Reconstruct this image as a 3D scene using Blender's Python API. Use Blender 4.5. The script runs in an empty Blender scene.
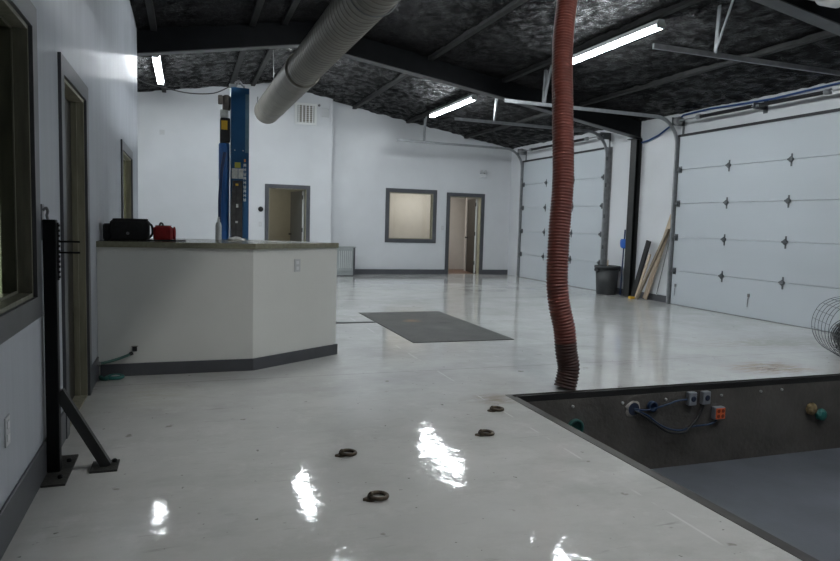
import bpy, math, random
from mathutils import Vector, Matrix
random.seed(4)
C = bpy.context.scene.collection
PI = math.pi

# ------------------------------------------------------------------ materials
def mat(name, col, rough=.5, metal=0., noise=0., nscale=6., bump=0., bscale=40., spec=.5, trans=0., ior=1.45, stretch=None, coat=0.):
    m = bpy.data.materials.new(name); m.use_nodes = True
    nt = m.node_tree; b = nt.nodes['Principled BSDF']
    b.inputs['Base Color'].default_value = (*col, 1)
    b.inputs['Roughness'].default_value = rough
    b.inputs['Metallic'].default_value = metal
    b.inputs['Specular IOR Level'].default_value = spec
    b.inputs['Transmission Weight'].default_value = trans
    b.inputs['IOR'].default_value = ior
    b.inputs['Coat Weight'].default_value = coat
    tc = nt.nodes.new('ShaderNodeTexCoord')
    src = tc.outputs['Object']
    if stretch:
        mp = nt.nodes.new('ShaderNodeMapping'); mp.inputs['Scale'].default_value = stretch
        nt.links.new(src, mp.inputs['Vector']); src = mp.outputs['Vector']
    if noise:
        n = nt.nodes.new('ShaderNodeTexNoise'); n.inputs['Scale'].default_value = nscale; n.inputs['Detail'].default_value = 5
        nt.links.new(src, n.inputs['Vector'])
        r = nt.nodes.new('ShaderNodeValToRGB')
        r.color_ramp.elements[0].position = .3; r.color_ramp.elements[1].position = .7
        r.color_ramp.elements[0].color = (*[c*(1-noise) for c in col], 1)
        r.color_ramp.elements[1].color = (*[min(1, c*(1+noise)) for c in col], 1)
        nt.links.new(n.outputs['Fac'], r.inputs['Fac']); nt.links.new(r.outputs['Color'], b.inputs['Base Color'])
    if bump:
        n = nt.nodes.new('ShaderNodeTexNoise'); n.inputs['Scale'].default_value = bscale; n.inputs['Detail'].default_value = 3
        nt.links.new(src, n.inputs['Vector'])
        bp = nt.nodes.new('ShaderNodeBump'); bp.inputs['Strength'].default_value = bump; bp.inputs['Distance'].default_value = .02
        nt.links.new(n.outputs['Fac'], bp.inputs['Height']); nt.links.new(bp.outputs['Normal'], b.inputs['Normal'])
    return m

def emat(name, col, s):
    m = bpy.data.materials.new(name); m.use_nodes = True
    b = m.node_tree.nodes['Principled BSDF']
    b.inputs['Base Color'].default_value = (.9, .9, .9, 1)
    b.inputs['Emission Color'].default_value = (*col, 1); b.inputs['Emission Strength'].default_value = s
    return m

def floor_mat():
    m = bpy.data.materials.new('white_epoxy_floor'); m.use_nodes = True
    nt = m.node_tree; N = nt.nodes; L = nt.links; b = N['Principled BSDF']
    tc = N.new('ShaderNodeTexCoord'); P = tc.outputs['Object']
    def noise(scale, detail=4, sc=None, rough=.5):
        n = N.new('ShaderNodeTexNoise'); n.inputs['Scale'].default_value = scale; n.inputs['Detail'].default_value = detail
        n.inputs['Roughness'].default_value = rough
        if sc:
            mp = N.new('ShaderNodeMapping'); mp.inputs['Scale'].default_value = sc; L.new(P, mp.inputs['Vector']); L.new(mp.outputs[0], n.inputs['Vector'])
        else: L.new(P, n.inputs['Vector'])
        return n.outputs['Fac']
    def ramp(f, p0, p1, c0=(0,0,0,1), c1=(1,1,1,1)):
        r = N.new('ShaderNodeValToRGB'); e = r.color_ramp.elements
        e[0].position = p0; e[1].position = p1; e[0].color = c0; e[1].color = c1
        L.new(f, r.inputs['Fac']); return r.outputs['Color']
    def mix(fac, a, c):
        x = N.new('ShaderNodeMix'); x.data_type = 'RGBA'
        L.new(fac, x.inputs['Factor'])
        for k, v in ((6, a), (7, c)):
            if isinstance(v, tuple): x.inputs[k].default_value = v
            else: L.new(v, x.inputs[k])
        return x.outputs[2]
    def mul(a, c):
        x = N.new('ShaderNodeMath'); x.operation = 'MULTIPLY'; L.new(a, x.inputs[0])
        if isinstance(c, float): x.inputs[1].default_value = c
        else: L.new(c, x.inputs[1])
        return x.outputs[0]
    base = ramp(noise(.9, 6, None, .6), .3, .7, (.47, .47, .455, 1), (.61, .61, .595, 1))
    # long grimy wipes
    base = mix(mul(ramp(noise(1.3, 7, (1, 1.7, 1), .7), .5, .75), .5), base, (.36, .355, .335, 1))
    base = mix(mul(ramp(noise(3.2, 8, None, .75), .54, .70), .5), base, (.67, .67, .66, 1))
    base = mix(mul(ramp(noise(9, 5, (.35, 3, 1), .6), .64, .72), .45), base, (.27, .265, .25, 1))
    # specks and chips
    base = mix(mul(ramp(noise(22, 2), .725, .76), .75), base, (.12, .115, .10, 1))
    base = mix(mul(ramp(noise(7, 3), .70, .74), .6), base, (.2, .18, .15, 1))
    # distance to a stain centre
    def stain(cx, cy, rx, ry, col, amt, ns=5.):
        mp = N.new('ShaderNodeMapping'); mp.inputs['Location'].default_value = (-cx/rx, -cy/ry, 0); mp.inputs['Scale'].default_value = (1/rx, 1/ry, 0)
        L.new(P, mp.inputs['Vector'])
        ln = N.new('ShaderNodeVectorMath'); ln.operation = 'LENGTH'; L.new(mp.outputs[0], ln.inputs[0])
        s = ramp(ln.outputs['Value'], .1, 1., (1, 1, 1, 1), (0, 0, 0, 1))
        k = mul(mul(s, ramp(noise(ns, 5, (1, 3, 1), .7), .36, .58)), amt)
        return mix(k, base, col)
    base = stain(5.5, 5.08, .62, .36, (.24, .125, .05, 1), 1.)
    base = stain(6.6, 6.3, 1.3, .5, (.30, .28, .24, 1), .7)
    base = stain(2.25, 4.62, .3, .22, (.25, .2, .12, 1), .7)
    base = stain(-.2, 5.3, .5, .5, (.45, .44, .36, 1), .5)
    base = stain(3.0, 14.3, 3.2, 1.6, (.44, .44, .45, 1), .8, 3.)
    # expansion joints cut in the slab
    sp = N.new('ShaderNodeSeparateXYZ'); L.new(P, sp.inputs[0])
    def line(out, at, w):
        a = N.new('ShaderNodeMath'); a.operation = 'SUBTRACT'; L.new(out, a.inputs[0]); a.inputs[1].default_value = at
        c = N.new('ShaderNodeMath'); c.operation = 'ABSOLUTE'; L.new(a.outputs[0], c.inputs[0])
        d = N.new('ShaderNodeMath'); d.operation = 'LESS_THAN'; L.new(c.outputs[0], d.inputs[0]); d.inputs[1].default_value = w
        return d.outputs[0]
    base = mix(mul(line(sp.outputs['Y'], 5.69, .006), .45), base, (.2, .2, .19, 1))
    base = mix(mul(mul(line(sp.outputs['X'], 2.17, .007), ramp(noise(2.3, 3), .5, .55)), .6), base, (.72, .72, .71, 1))
    base = mix(mul(line(sp.outputs['Y'], 11.3, .01), .45), base, (.2, .2, .19, 1))
    L.new(base, b.inputs['Base Color'])
    L.new(ramp(noise(3.5, 6, (1, 2, 1), .65), .3, .75, (.03, .03, .03, 1), (.10, .10, .10, 1)), b.inputs['Roughness'])
    b.inputs['Specular IOR Level'].default_value = .5
    bp = N.new('ShaderNodeBump'); bp.inputs['Strength'].default_value = FLOOR_BUMP; bp.inputs['Distance'].default_value = .02
    ad = N.new('ShaderNodeMath'); ad.operation = 'ADD'
    L.new(mul(noise(3, 2), .35), ad.inputs[0])
    a2 = N.new('ShaderNodeMath'); a2.operation = 'ADD'; L.new(mul(noise(9, 2), .55), a2.inputs[0]); L.new(mul(noise(42, 2), .15), a2.inputs[1]); L.new(a2.outputs[0], ad.inputs[1])
    L.new(ad.outputs[0], bp.inputs['Height']); L.new(bp.outputs['Normal'], b.inputs['Normal'])
    return m
FLOOR_BUMP = .12

def foam_mat():
    m = bpy.data.materials.new('black_sprayed_insulation'); m.use_nodes = True
    nt = m.node_tree; N = nt.nodes; L = nt.links; b = N['Principled BSDF']
    tc = N.new('ShaderNodeTexCoord'); P = tc.outputs['Object']
    n1 = N.new('ShaderNodeTexNoise'); n1.inputs['Scale'].default_value = 19; n1.inputs['Detail'].default_value = 5; n1.inputs['Distortion'].default_value = 1.2
    n2 = N.new('ShaderNodeTexNoise'); n2.inputs['Scale'].default_value = 1.1; n2.inputs['Detail'].default_value = 3
    mp = N.new('ShaderNodeMapping'); mp.inputs['Scale'].default_value = (1, .55, 1)
    L.new(P, mp.inputs['Vector']); L.new(mp.outputs[0], n1.inputs['Vector']); L.new(P, n2.inputs['Vector'])
    r = N.new('ShaderNodeValToRGB'); r.color_ramp.elements[0].position = .40; r.color_ramp.elements[1].position = .66
    r.color_ramp.elements[0].color = (.003, .003, .0035, 1); r.color_ramp.elements[1].color = (.022, .0215, .022, 1)
    n3 = N.new('ShaderNodeTexNoise'); n3.inputs['Scale'].default_value = 6; n3.inputs['Detail'].default_value = 8; n3.inputs['Roughness'].default_value = .75
    L.new(mp.outputs[0], n3.inputs['Vector'])
    am = N.new('ShaderNodeMath'); am.operation = 'MULTIPLY_ADD'; am.inputs[1].default_value = .45; L.new(n2.outputs['Fac'], am.inputs[0])
    a3 = N.new('ShaderNodeMath'); a3.operation = 'MULTIPLY'; a3.inputs[1].default_value = .6; L.new(n3.outputs['Fac'], a3.inputs[0]); L.new(a3.outputs[0], am.inputs[2])
    L.new(am.outputs[0], r.inputs['Fac'])
    # seams between the rolls of facing
    sp = N.new('ShaderNodeSeparateXYZ'); L.new(P, sp.inputs[0])
    md = N.new('ShaderNodeMath'); md.operation = 'PINGPONG'; md.inputs[1].default_value = 1.12; L.new(sp.outputs['Y'], md.inputs[0])
    ls = N.new('ShaderNodeMath'); ls.operation = 'LESS_THAN'; ls.inputs[1].default_value = .025; L.new(md.outputs[0], ls.inputs[0])
    mx = N.new('ShaderNodeMix'); mx.data_type = 'RGBA'; L.new(ls.outputs[0], mx.inputs['Factor']); L.new(r.outputs['Color'], mx.inputs[6]); mx.inputs[7].default_value = (.008, .008, .008, 1)
    L.new(mx.outputs[2], b.inputs['Base Color'])
    b.inputs['Roughness'].default_value = .24; b.inputs['Specular IOR Level'].default_value = .33
    bp = N.new('ShaderNodeBump'); bp.inputs['Strength'].default_value = 1.; bp.inputs['Distance'].default_value = .13
    L.new(n1.outputs['Fac'], bp.inputs['Height']); L.new(bp.outputs['Normal'], b.inputs['Normal'])
    return m

M = dict(
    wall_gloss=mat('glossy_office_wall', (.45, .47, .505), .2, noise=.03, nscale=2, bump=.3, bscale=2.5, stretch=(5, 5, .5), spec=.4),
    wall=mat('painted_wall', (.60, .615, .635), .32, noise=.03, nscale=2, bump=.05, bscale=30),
    counter_wall=mat('painted_counter', (.68, .685, .655), .4, noise=.03, nscale=2, bump=.04, bscale=40),
    trim=mat('slate_trim_paint', (.070, .073, .082), .4, noise=.1, nscale=5),
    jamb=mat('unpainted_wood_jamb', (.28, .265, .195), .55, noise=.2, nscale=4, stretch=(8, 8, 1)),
    floor=floor_mat(), foam=foam_mat(),
    purlin=mat('purlin_wrapped', (.015, .015, .015), .6, noise=.4, nscale=9, spec=.2),
    black_steel=mat('black_painted_steel', (.005, .0055, .0065), .5, noise=.2, nscale=8, spec=.15),
    flange=mat('grey_flange_edge', (.06, .063, .066), .45, noise=.2),  # flange: lighter grey than the black beam web
    charcoal=mat('charcoal_paint', (.022, .023, .023), .5, noise=.2),
    galv=mat('galvanised_steel', (.24, .25, .26), .45, .25, noise=.15, nscale=12),
    galv_dull=mat('dull_galvanised_steel', (.20, .205, .21), .45, .2, noise=.2, nscale=12),
    hinge=mat('hinge_steel', (.12, .127, .135), .45, .6),
    door_panel=mat('garage_door_paint', (.45, .485, .515), .42, noise=.03, nscale=1.5, bump=.08, bscale=120, stretch=(1, .25, 1)),
    seal=mat('black_weather_seal', (.02, .02, .022), .6),
    mat_rub=mat('dirty_steel_plate', (.036, .036, .033), .6, noise=.35, nscale=3, bump=.25, bscale=60),
    hose=mat('rust_red_hose', (.125, .028, .018), .5, noise=.25, nscale=10),
    hose_soot=mat('sooty_hose_end', (.040, .013, .009), .55, noise=.4, nscale=14),
    duct=mat('spiral_duct_metal', (.15, .14, .118), .55, .05, noise=.12, nscale=3, spec=.3),
    top=mat('counter_laminate', (.19, .185, .13), .22, noise=.15, nscale=30),
    white=mat('white_plastic', (.68, .69, .70), .4), plate=mat('switch_plate', (.52, .53, .54), .35),
    blue=mat('blue_enamel', (.013, .070, .165), .32, noise=.1), blue_l=mat('light_blue_band', (.10, .17, .22), .35, noise=.2),  # blue_l: lighter blue for the strip on the lift's right side
    blue_cyl=mat('bright_blue_enamel', (.025, .115, .34), .28),
    black=mat('black_plastic', (.013, .013, .014), .5), black_fab=mat('black_bag_fabric', (.012, .012, .013), .8, noise=.3, nscale=30, bump=.3, bscale=80),
    red_fab=mat('red_bag_fabric', (.30, .012, .014), .65, noise=.2, nscale=20, bump=.2, bscale=60),
    yellow=mat('yellow_sticker', (.60, .36, .03), .5), ygreen=mat('yellow_green_sticker', (.36, .36, .06), .5),
    pale=mat('pale_sticker', (.46, .47, .45), .5, noise=.2, nscale=25), letter=mat('white_lettering', (.60, .62, .62), .5),
    orange_letter=mat('orange_mark', (.6, .22, .08), .5),
    motor=mat('motor_brown_grey', (.13, .115, .10), .55, noise=.3, nscale=20), carriage=mat('greasy_carriage', (.030, .029, .030), .45, noise=.4, nscale=14),
    rubber=mat('dark_grey_plastic', (.030, .032, .034), .5), blue_pl=mat('blue_plastic', (.015, .10, .42), .4), blue_dk=mat('dark_blue_handle', (.012, .03, .10), .4),
    wood=mat('pine_board', (.46, .37, .27), .6, noise=.2, nscale=6, stretch=(6, 6, 1)), wood_d=mat('weathered_board', (.22, .18, .13), .65, noise=.25, nscale=6, stretch=(6, 6, 1)),
    wire=mat('mesh_wire', (.050, .055, .060), .45, .5), rust=mat('rusty_ring_steel', (.075, .058, .040), .55, .5, noise=.5, nscale=40),
    pit_wall=mat('pit_wall_paint', (.080, .074, .068), .7, noise=.25, nscale=3, bump=.35, bscale=25), pit_floor=mat('pit_floor_paint', (.098, .106, .124), .45, noise=.18, nscale=2.5, bump=.05),
    rim=mat('pit_edge_steel', (.045, .042, .037), .5, .4, noise=.3, nscale=8), rim_b=mat('pit_edge_black', (.010, .010, .010), .5),
    box=mat('grey_conduit_box', (.26, .28, .31), .4, .3), knock=mat('knockout_blue', (.02, .03, .06), .4), outlet_o=mat('orange_outlet', (.70, .13, .035), .45),
    slot=mat('outlet_slot', (.20, .03, .012), .5), wire_b=mat('blue_wire', (.013, .034, .085), .4), wire_k=mat('black_wire', (.012, .013, .015), .45),
    teal=mat('teal_plastic', (.015, .13, .115), .4), teal_d=mat('dark_teal_plastic', (.012, .085, .070), .45), foam_y=mat('tan_foam_plug', (.20, .15, .075), .8, noise=.4, nscale=25, bump=.6, bscale=40),
    green_hose=mat('grey_green_hose', (.05, .13, .11), .4), broken=mat('broken_concrete', (.30, .285, .26), .85, noise=.3, nscale=25),
    glass=mat('window_glass', (.92, .95, .92), 0., trans=1., ior=1.45), glass_d=mat('green_window_glass', (.74, .82, .70), .02, trans=1., ior=1.45),
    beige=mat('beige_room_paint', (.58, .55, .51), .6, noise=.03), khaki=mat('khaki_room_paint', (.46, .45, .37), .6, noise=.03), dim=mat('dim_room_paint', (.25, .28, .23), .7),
    brown_floor=mat('brown_room_floor', (.16, .10, .075), .5, noise=.2), dark_door=mat('dark_brown_door', (.022, .019, .014), .45, noise=.2), grey_door=mat('grey_door', (.11, .11, .10), .45),
    white_edge=mat('door_edge', (.62, .63, .62), .5), cabinet=mat('grey_metal_cabinet', (.30, .325, .32), .4, noise=.08),
    clear=mat('cloudy_bottle', (.60, .63, .64), .25, noise=.2), cloth=mat('crumpled_paper', (.60, .60, .58), .8, noise=.2, nscale=30),
    bolt=mat('zinc_bolt', (.5, .5, .5), .4, .8), cable_b=mat('blue_air_line', (.015, .06, .20), .4), cable_g=mat('grey_cable', (.10, .10, .10), .5),
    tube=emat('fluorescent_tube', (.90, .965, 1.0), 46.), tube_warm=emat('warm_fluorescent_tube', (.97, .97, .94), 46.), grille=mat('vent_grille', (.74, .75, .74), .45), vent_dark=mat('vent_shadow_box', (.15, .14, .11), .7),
    spring=mat('oiled_spring', (.02, .021, .023), .4, .6),
)

def patchy_gloss(m, amount, sc=(3, 2.2, .5), low=.15, p=(.3, .72)):
    nt = m.node_tree; N = nt.nodes; L = nt.links; b = N['Principled BSDF']; out = N['Material Output']
    d = N.new('ShaderNodeBsdfDiffuse'); L.new(b.inputs['Base Color'].links[0].from_socket, d.inputs['Color'])
    tc = N.new('ShaderNodeTexCoord'); mp = N.new('ShaderNodeMapping'); mp.inputs['Scale'].default_value = sc; L.new(tc.outputs['Object'], mp.inputs['Vector'])
    n = N.new('ShaderNodeTexNoise'); n.inputs['Scale'].default_value = 1.6; n.inputs['Detail'].default_value = 6; L.new(mp.outputs[0], n.inputs['Vector'])
    r = N.new('ShaderNodeValToRGB'); r.color_ramp.elements[0].position = p[0]; r.color_ramp.elements[1].position = p[1]
    r.color_ramp.elements[0].color = (amount*low,)*3+(1,); r.color_ramp.elements[1].color = (amount,)*3+(1,)
    L.new(n.outputs['Fac'], r.inputs['Fac'])
    mx = N.new('ShaderNodeMixShader'); L.new(r.outputs['Color'], mx.inputs[0]); L.new(d.outputs[0], mx.inputs[1]); L.new(b.outputs[0], mx.inputs[2]); L.new(mx.outputs[0], out.inputs['Surface'])
patchy_gloss(M['wall_gloss'], .32)
patchy_gloss(M['foam'], .85, (5, 3, 1), .18, (.40, .62))
M['jamb_shade'] = mat('shaded_wood_jamb', (.16, .155, .115), .55, noise=.2, nscale=4, stretch=(8, 8, 1))  # darker copy of the jamb wood, with the shade put into its colour

# ------------------------------------------------------------------ mesh builder
class MB:
    def __init__(s): s.v = []; s.f = []; s.sm = []
    def add(s, vs, fs, smooth=False):
        o = len(s.v); s.v += [tuple(v) for v in vs]; s.f += [tuple(i+o for i in f) for f in fs]; s.sm += [smooth]*len(fs); return s
    def box(s, x0, x1, y0, y1, z0, z1, bev=0.):
        x0, x1 = sorted((x0, x1)); y0, y1 = sorted((y0, y1)); z0, z1 = sorted((z0, z1))
        if bev <= 0:
            v = [(x, y, z) for z in (z0, z1) for y in (y0, y1) for x in (x0, x1)]
            return s.add(v, [(0,2,3,1), (4,5,7,6), (0,1,5,4), (2,6,7,3), (0,4,6,2), (1,3,7,5)])
        b = bev; p = [(x0+b, y0), (x1-b, y0), (x1, y0+b), (x1, y1-b), (x1-b, y1), (x0+b, y1), (x0, y1-b), (x0, y0+b)]
        cx, cy = (x0+x1)/2, (y0+y1)/2
        kx = max(0, (x1-x0)/2-b)/((x1-x0)/2); ky = max(0, (y1-y0)/2-b)/((y1-y0)/2)
        q = [(cx+(x-cx)*kx, cy+(y-cy)*ky) for x, y in p]
        rings = [[(x, y, z0) for x, y in q], [(x, y, z0+b) for x, y in p], [(x, y, z1-b) for x, y in p], [(x, y, z1) for x, y in q]]
        return s.loft(rings, True)
    def loft(s, rings, caps=True, smooth=False):
        n = len(rings[0]); v = [p for r in rings for p in r]; f = []
        for k in range(len(rings)-1):
            for i in range(n):
                j = (i+1) % n; f.append((k*n+i, k*n+j, (k+1)*n+j, (k+1)*n+i))
        s.add(v, f, smooth)
        if caps:
            s.add(rings[0], [tuple(reversed(range(n)))]); s.add(rings[-1], [tuple(range(n))])
        return s
    def prism(s, poly, axis, a, b):     # polygon in the two other axes (order x,y,z), pushed along axis
        def P(u, w, t): return {'x': (t, u, w), 'y': (u, t, w), 'z': (u, w, t)}[axis]
        r0 = [P(u, w, a) for u, w in poly]; r1 = [P(u, w, b) for u, w in poly]
        return s.loft([r0, r1])
    def tube(s, pts, r, n=8, caps=True, closed=False):
        pts = [Vector(p) for p in pts]; rr = r if isinstance(r, (list, tuple)) else [r]*len(pts)
        rings = []; up = None; m = len(pts)
        for i, p in enumerate(pts):
            if closed: d = (pts[(i+1) % m]-pts[i-1]).normalized()
            else: d = (pts[min(i+1, m-1)]-pts[max(i-1, 0)]).normalized()
            if up is None:
                up = Vector((0, 0, 1)) if abs(d.z) < .9 else Vector((1, 0, 0))
            a = (up - d*up.dot(d)).normalized(); up = a; c = d.cross(a)
            rings.append([tuple(p + (a*math.cos(t)+c*math.sin(t))*rr[i]) for t in (2*PI*k/n for k in range(n))])
        if closed: rings.append(rings[0]); caps = False
        return s.loft(rings, caps, True)
    def bar(s, p, q, w, h=None, up=(0, 0, 1)):
        p = Vector(p); q = Vector(q); d = (q-p).normalized(); h = h or w
        u = Vector(up); 
        if abs(d.dot(u)) > .95: u = Vector((1, 0, 0))
        a = (u - d*u.dot(d)).normalized(); c = d.cross(a)
        o = [(c*w/2+a*h/2), (-c*w/2+a*h/2), (-c*w/2-a*h/2), (c*w/2-a*h/2)]
        return s.loft([[tuple(p+x) for x in o], [tuple(q+x) for x in o]])
    def angle(s, p, q, w, t, n1, n2):   # steel angle: two thin legs spreading along n1 and n2
        p = Vector(p); q = Vector(q); n1 = Vector(n1); n2 = Vector(n2)
        sec = [n1*0, n1*w, n1*w+n2*t, n1*t+n2*t, n1*t+n2*w, n2*w]
        return s.loft([[tuple(p+x) for x in sec], [tuple(q+x) for x in sec]])
    def lathe(s, prof, c, axis='z', n=24):
        rings = []
        for r, t in prof:
            ring = []
            for k in range(n):
                a = 2*PI*k/n; u, w = r*math.cos(a), r*math.sin(a)
                ring.append({'z': (c[0]+u, c[1]+w, c[2]+t), 'y': (c[0]+u, c[1]+t, c[2]+w), 'x': (c[0]+t, c[1]+u, c[2]+w)}[axis])
            rings.append(ring)
        return s.loft(rings, True, True)
    def torus(s, c, R, r, nrm=(0, 0, 1), n=28, m=8, tilt=None):
        z = Vector(nrm).normalized(); x = z.orthogonal().normalized(); y = z.cross(x)
        pts = [Vector(c)+x*R*math.cos(2*PI*k/n)+y*R*math.sin(2*PI*k/n) for k in range(n)]
        return s.tube(pts, r, m, closed=True)

def wloc(o):
    v = Vector((0, 0, 0))
    while o: v = v + Vector(o.location); o = o.parent
    return v
def obj(name, mb, m, parent=None):
    me = bpy.data.meshes.new(name)
    if parent: off = wloc(parent)
    else:
        xs, ys, zs = zip(*mb.v); off = Vector(((min(xs)+max(xs))/2, (min(ys)+max(ys))/2, min(zs)))
    me.from_pydata([tuple(Vector(v)-off) for v in mb.v], [], mb.f)
    me.polygons.foreach_set('use_smooth', mb.sm); me.update()
    import bmesh
    bm = bmesh.new(); bm.from_mesh(me); bmesh.ops.remove_doubles(bm, verts=bm.verts, dist=1e-6) if not any(mb.sm) else None
    bmesh.ops.recalc_face_normals(bm, faces=bm.faces); bm.to_mesh(me); bm.free()
    me.materials.append(m if not isinstance(m, str) else M[m])
    o = bpy.data.objects.new(name, me); C.objects.link(o)
    if parent: o.parent = parent
    else: o.location = off
    return o
def tag(o, label, cat, group=None, kind=None):
    o['label'] = label; o['category'] = cat
    if group: o['group'] = group
    if kind: o['kind'] = kind
    return o
def thing(name, label, cat, loc, group=None, kind=None):
    o = bpy.data.objects.new(name, None); C.objects.link(o); o.location = loc; o.empty_display_size = .1
    return tag(o, label, cat, group, kind)
def struct(name, mb, m, label, cat):
    return tag(obj(name, mb, m), label, cat, kind='structure')
def dup(root, off, label=None, group=None):
    r = root.copy(); C.objects.link(r); r.location = Vector(root.location)+Vector(off)
    if label: r['label'] = label
    if group: r['group'] = group
    for ch in list(root.children):
        c = ch.copy(); C.objects.link(c); c.parent = r
        for g in list(ch.children):
            d = g.copy(); C.objects.link(d); d.parent = c
    return r
def B(*a, **k): return MB().box(*a, **k)

# ------------------------------------------------------------------ room dimensions (metres)
XL, XR = -.685, 8.44
YEND = 11.2                 # end of the office wall on the left
YBL, YBR = 16.55, 16.80     # the two stretches of the far wall
XSTEP = 3.41
RIDGE, ZR, SR, SL = 1.9, 4.57, .171, .165
XFAR, YBACK = -4.0, -4.0
def ceil(x): return ZR-SR*(x-RIDGE) if x > RIDGE else ZR-SL*(RIDGE-x)

def wall(axis, plane0, plane1, u0, u1, holes, top):
    """wall filling plane0..plane1 across, running u0..u1, holes=(ua,ub,za,zb); top(u) gives its height"""
    mb = MB(); cuts = sorted({u0, u1, *[h[0] for h in holes], *[h[1] for h in holes], *([RIDGE] if axis == 'y' and u0 < RIDGE < u1 else [])})
    for a, b in zip(cuts, cuts[1:]):
        hs = sorted([h for h in holes if h[0] <= a+1e-6 and h[1] >= b-1e-6], key=lambda h: h[2])
        z = 0.
        for h in hs:
            if h[2] > z+1e-6: mb.prism([(a, z), (b, z), (b, h[2]), (a, h[2])], axis, plane0, plane1)
            z = h[3]
        mb.prism([(a, z), (b, z), (b, top(b)), (a, top(a))], axis, plane0, plane1)
    return mb

PX0, PX1, PY0, PY1, PD = 2.47, 7.2, -1.2, 4.665, .72      # inspection pit
# ---- floor with the pit left open
fl = MB()
def slab(x0, x1, y0, y1): fl.box(x0, x1, y0, y1, -.12, 0)
slab(XFAR, PX0-.08, YBACK, 17.0); slab(PX0-.08, PX1+.06, PY1+.05, 17.0); slab(PX1+.06, 8.6, YBACK, 17.0); slab(PX0-.08, PX1+.06, YBACK, PY0-.06)
f = struct('floor', fl, 'floor', 'glossy white painted concrete workshop floor with scuffs', 'floor')
# keep the object origin at the world origin so stains stay where they are
for v in f.data.vertices: v.co = v.co + f.location
f.location = (0, 0, 0)
pw = MB(); pw.box(PX0-.2, PX1+.2, PY1, PY1+.2, -PD, -.055); pw.box(PX0-.2, PX0, PY0, PY1, -PD, -.055); pw.box(PX1, PX1+.2, PY0, PY1, -PD, -.055); pw.box(PX0-.2, PX1+.2, PY0-.2, PY0, -PD, -.055)
pit_wall = struct('wall_pit', pw, 'pit_wall', 'charcoal painted concrete sides of the inspection pit', 'pit wall')
pit_floor = struct('floor_pit', B(PX0-.2, PX1+.2, PY0-.2, PY1+.2, -PD-.1, -PD), 'pit_floor', 'blue grey painted bottom of the inspection pit', 'pit floor')
# ---- ceiling
cm = MB()
cm.prism([(XFAR-.2, ceil(XFAR-.2)), (RIDGE, ZR), (RIDGE, ZR+.12), (XFAR-.2, ceil(XFAR-.2)+.12)], 'y', YBACK, 17.0)
cm.prism([(RIDGE, ZR), (8.6, ceil(8.6)), (8.6, ceil(8.6)+.12), (RIDGE, ZR+.12)], 'y', YBACK, 17.0)
from mathutils import noise as mn
def lumps(xa, xb):
    st = .05; nx = int((xb-xa)/st); ny = int(21.0/st); v = []; f = []
    for j in range(ny+1):
        for i in range(nx+1):
            x = xa+(xb-xa)*i/nx; y = YBACK+21.0*j/ny
            h = mn.noise(Vector((x*4.6, y*2.6, 1.7)))*.026+mn.noise(Vector((x*9.5, y*6, 5.1)))*.022+mn.noise(Vector((x*1.1, y*1.4, 9.)))*.016
            seam = abs(((y+.6) % 2.25)-1.125)
            v.append((x, y, ceil(x)-.008-h+(.03 if seam < .05 else 0)))
    for j in range(ny):
        for i in range(nx):
            k = j*(nx+1)+i; f.append((k, k+nx+1, k+nx+2, k+1))
    cm.add(v, f, True)
lumps(XFAR-.1, RIDGE); lumps(RIDGE, 8.5)
struct('ceiling', cm, 'foam', 'low gabled ceiling covered in lumpy black insulation', 'ceiling')
# ---- walls
W1 = (2.36, 3.612, .936, 2.195); D1 = (4.48, 5.41, 0., 2.145); W2 = (8.415, 9.82, .936, 2.08)
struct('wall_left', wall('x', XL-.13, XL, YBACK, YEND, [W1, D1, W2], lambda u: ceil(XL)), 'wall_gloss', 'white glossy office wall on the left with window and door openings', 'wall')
struct('wall_return', wall('y', YEND-.13, YEND, XFAR, XL-.13, [], ceil), 'wall', 'white end wall of the office, turning away to the left', 'wall')
struct('wall_far_left', wall('x', XFAR-.13, XFAR, YEND-.13, 17.0, [], lambda u: ceil(XFAR)), 'wall', 'white side wall of the left bay', 'wall')
DB1 = (1.885, 2.79, 0., 2.095); DB2 = (6.66, 7.575, 0., 2.09); WB = (4.975, 6.185, .93, 2.13)
struct('wall_back', wall('y', YBL, YBL+.4, XFAR, XSTEP, [DB1], ceil), 'wall', 'brighter white far wall behind the blue lift', 'wall')
struct('wall_back_right', wall('y', YBR, YBR+.15, XSTEP, 8.6, [DB2, WB], ceil), 'wall', 'white far wall with the office window and the open door', 'wall')
struct('wall_right', wall('x', XR, XR+.2, YBACK, 17.0, [], lambda u: ceil(XR)), 'wall', 'white right wall carrying both overhead doors', 'wall')
struct('wall_front', wall('y', YBACK-.15, YBACK, XFAR, 8.6, [], ceil), 'wall', 'white wall behind the viewer', 'wall')
# ---- baseboards
def bb(n, mb, label): return struct(n, mb, 'trim', label, 'baseboard')
mb = MB(); mb.box(XL, XL+.013, YBACK, 4.37, 0, .18, bev=.004); mb.box(XL, XL+.013, 5.52, 5.99, 0, .18, bev=.004)
bb('baseboard_left', mb, 'slate grey baseboard along the left office wall')
bb('baseboard_left_beyond', B(XL, XL+.017, 7.06, YEND, 0, .18, bev=.004), 'slate grey baseboard behind the counter end on the left')
mb = MB(); mb.box(3.98, 6.565, YBR-.015, YBR, 0, .13); bb('baseboard_back', mb, 'slate grey baseboard under the far office window')
bb('baseboard_back_right', B(7.67, XR, YBR-.015, YBR, 0, .13), 'slate grey baseboard between far door and corner')
bb('baseboard_back_left', B(2.885, XSTEP, YBL-.015, YBL, 0, .13), 'slate grey baseboard behind the grey cabinet')
bb('baseboard_right', B(XR-.015, XR, 10.20, 11.13, 0, .125), 'slate grey baseboard between column and near overhead door')
bb('baseboard_right_far', B(XR-.015, XR, 11.41, 12.15, 0, .125), 'slate grey baseboard behind the dark bin')

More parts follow.
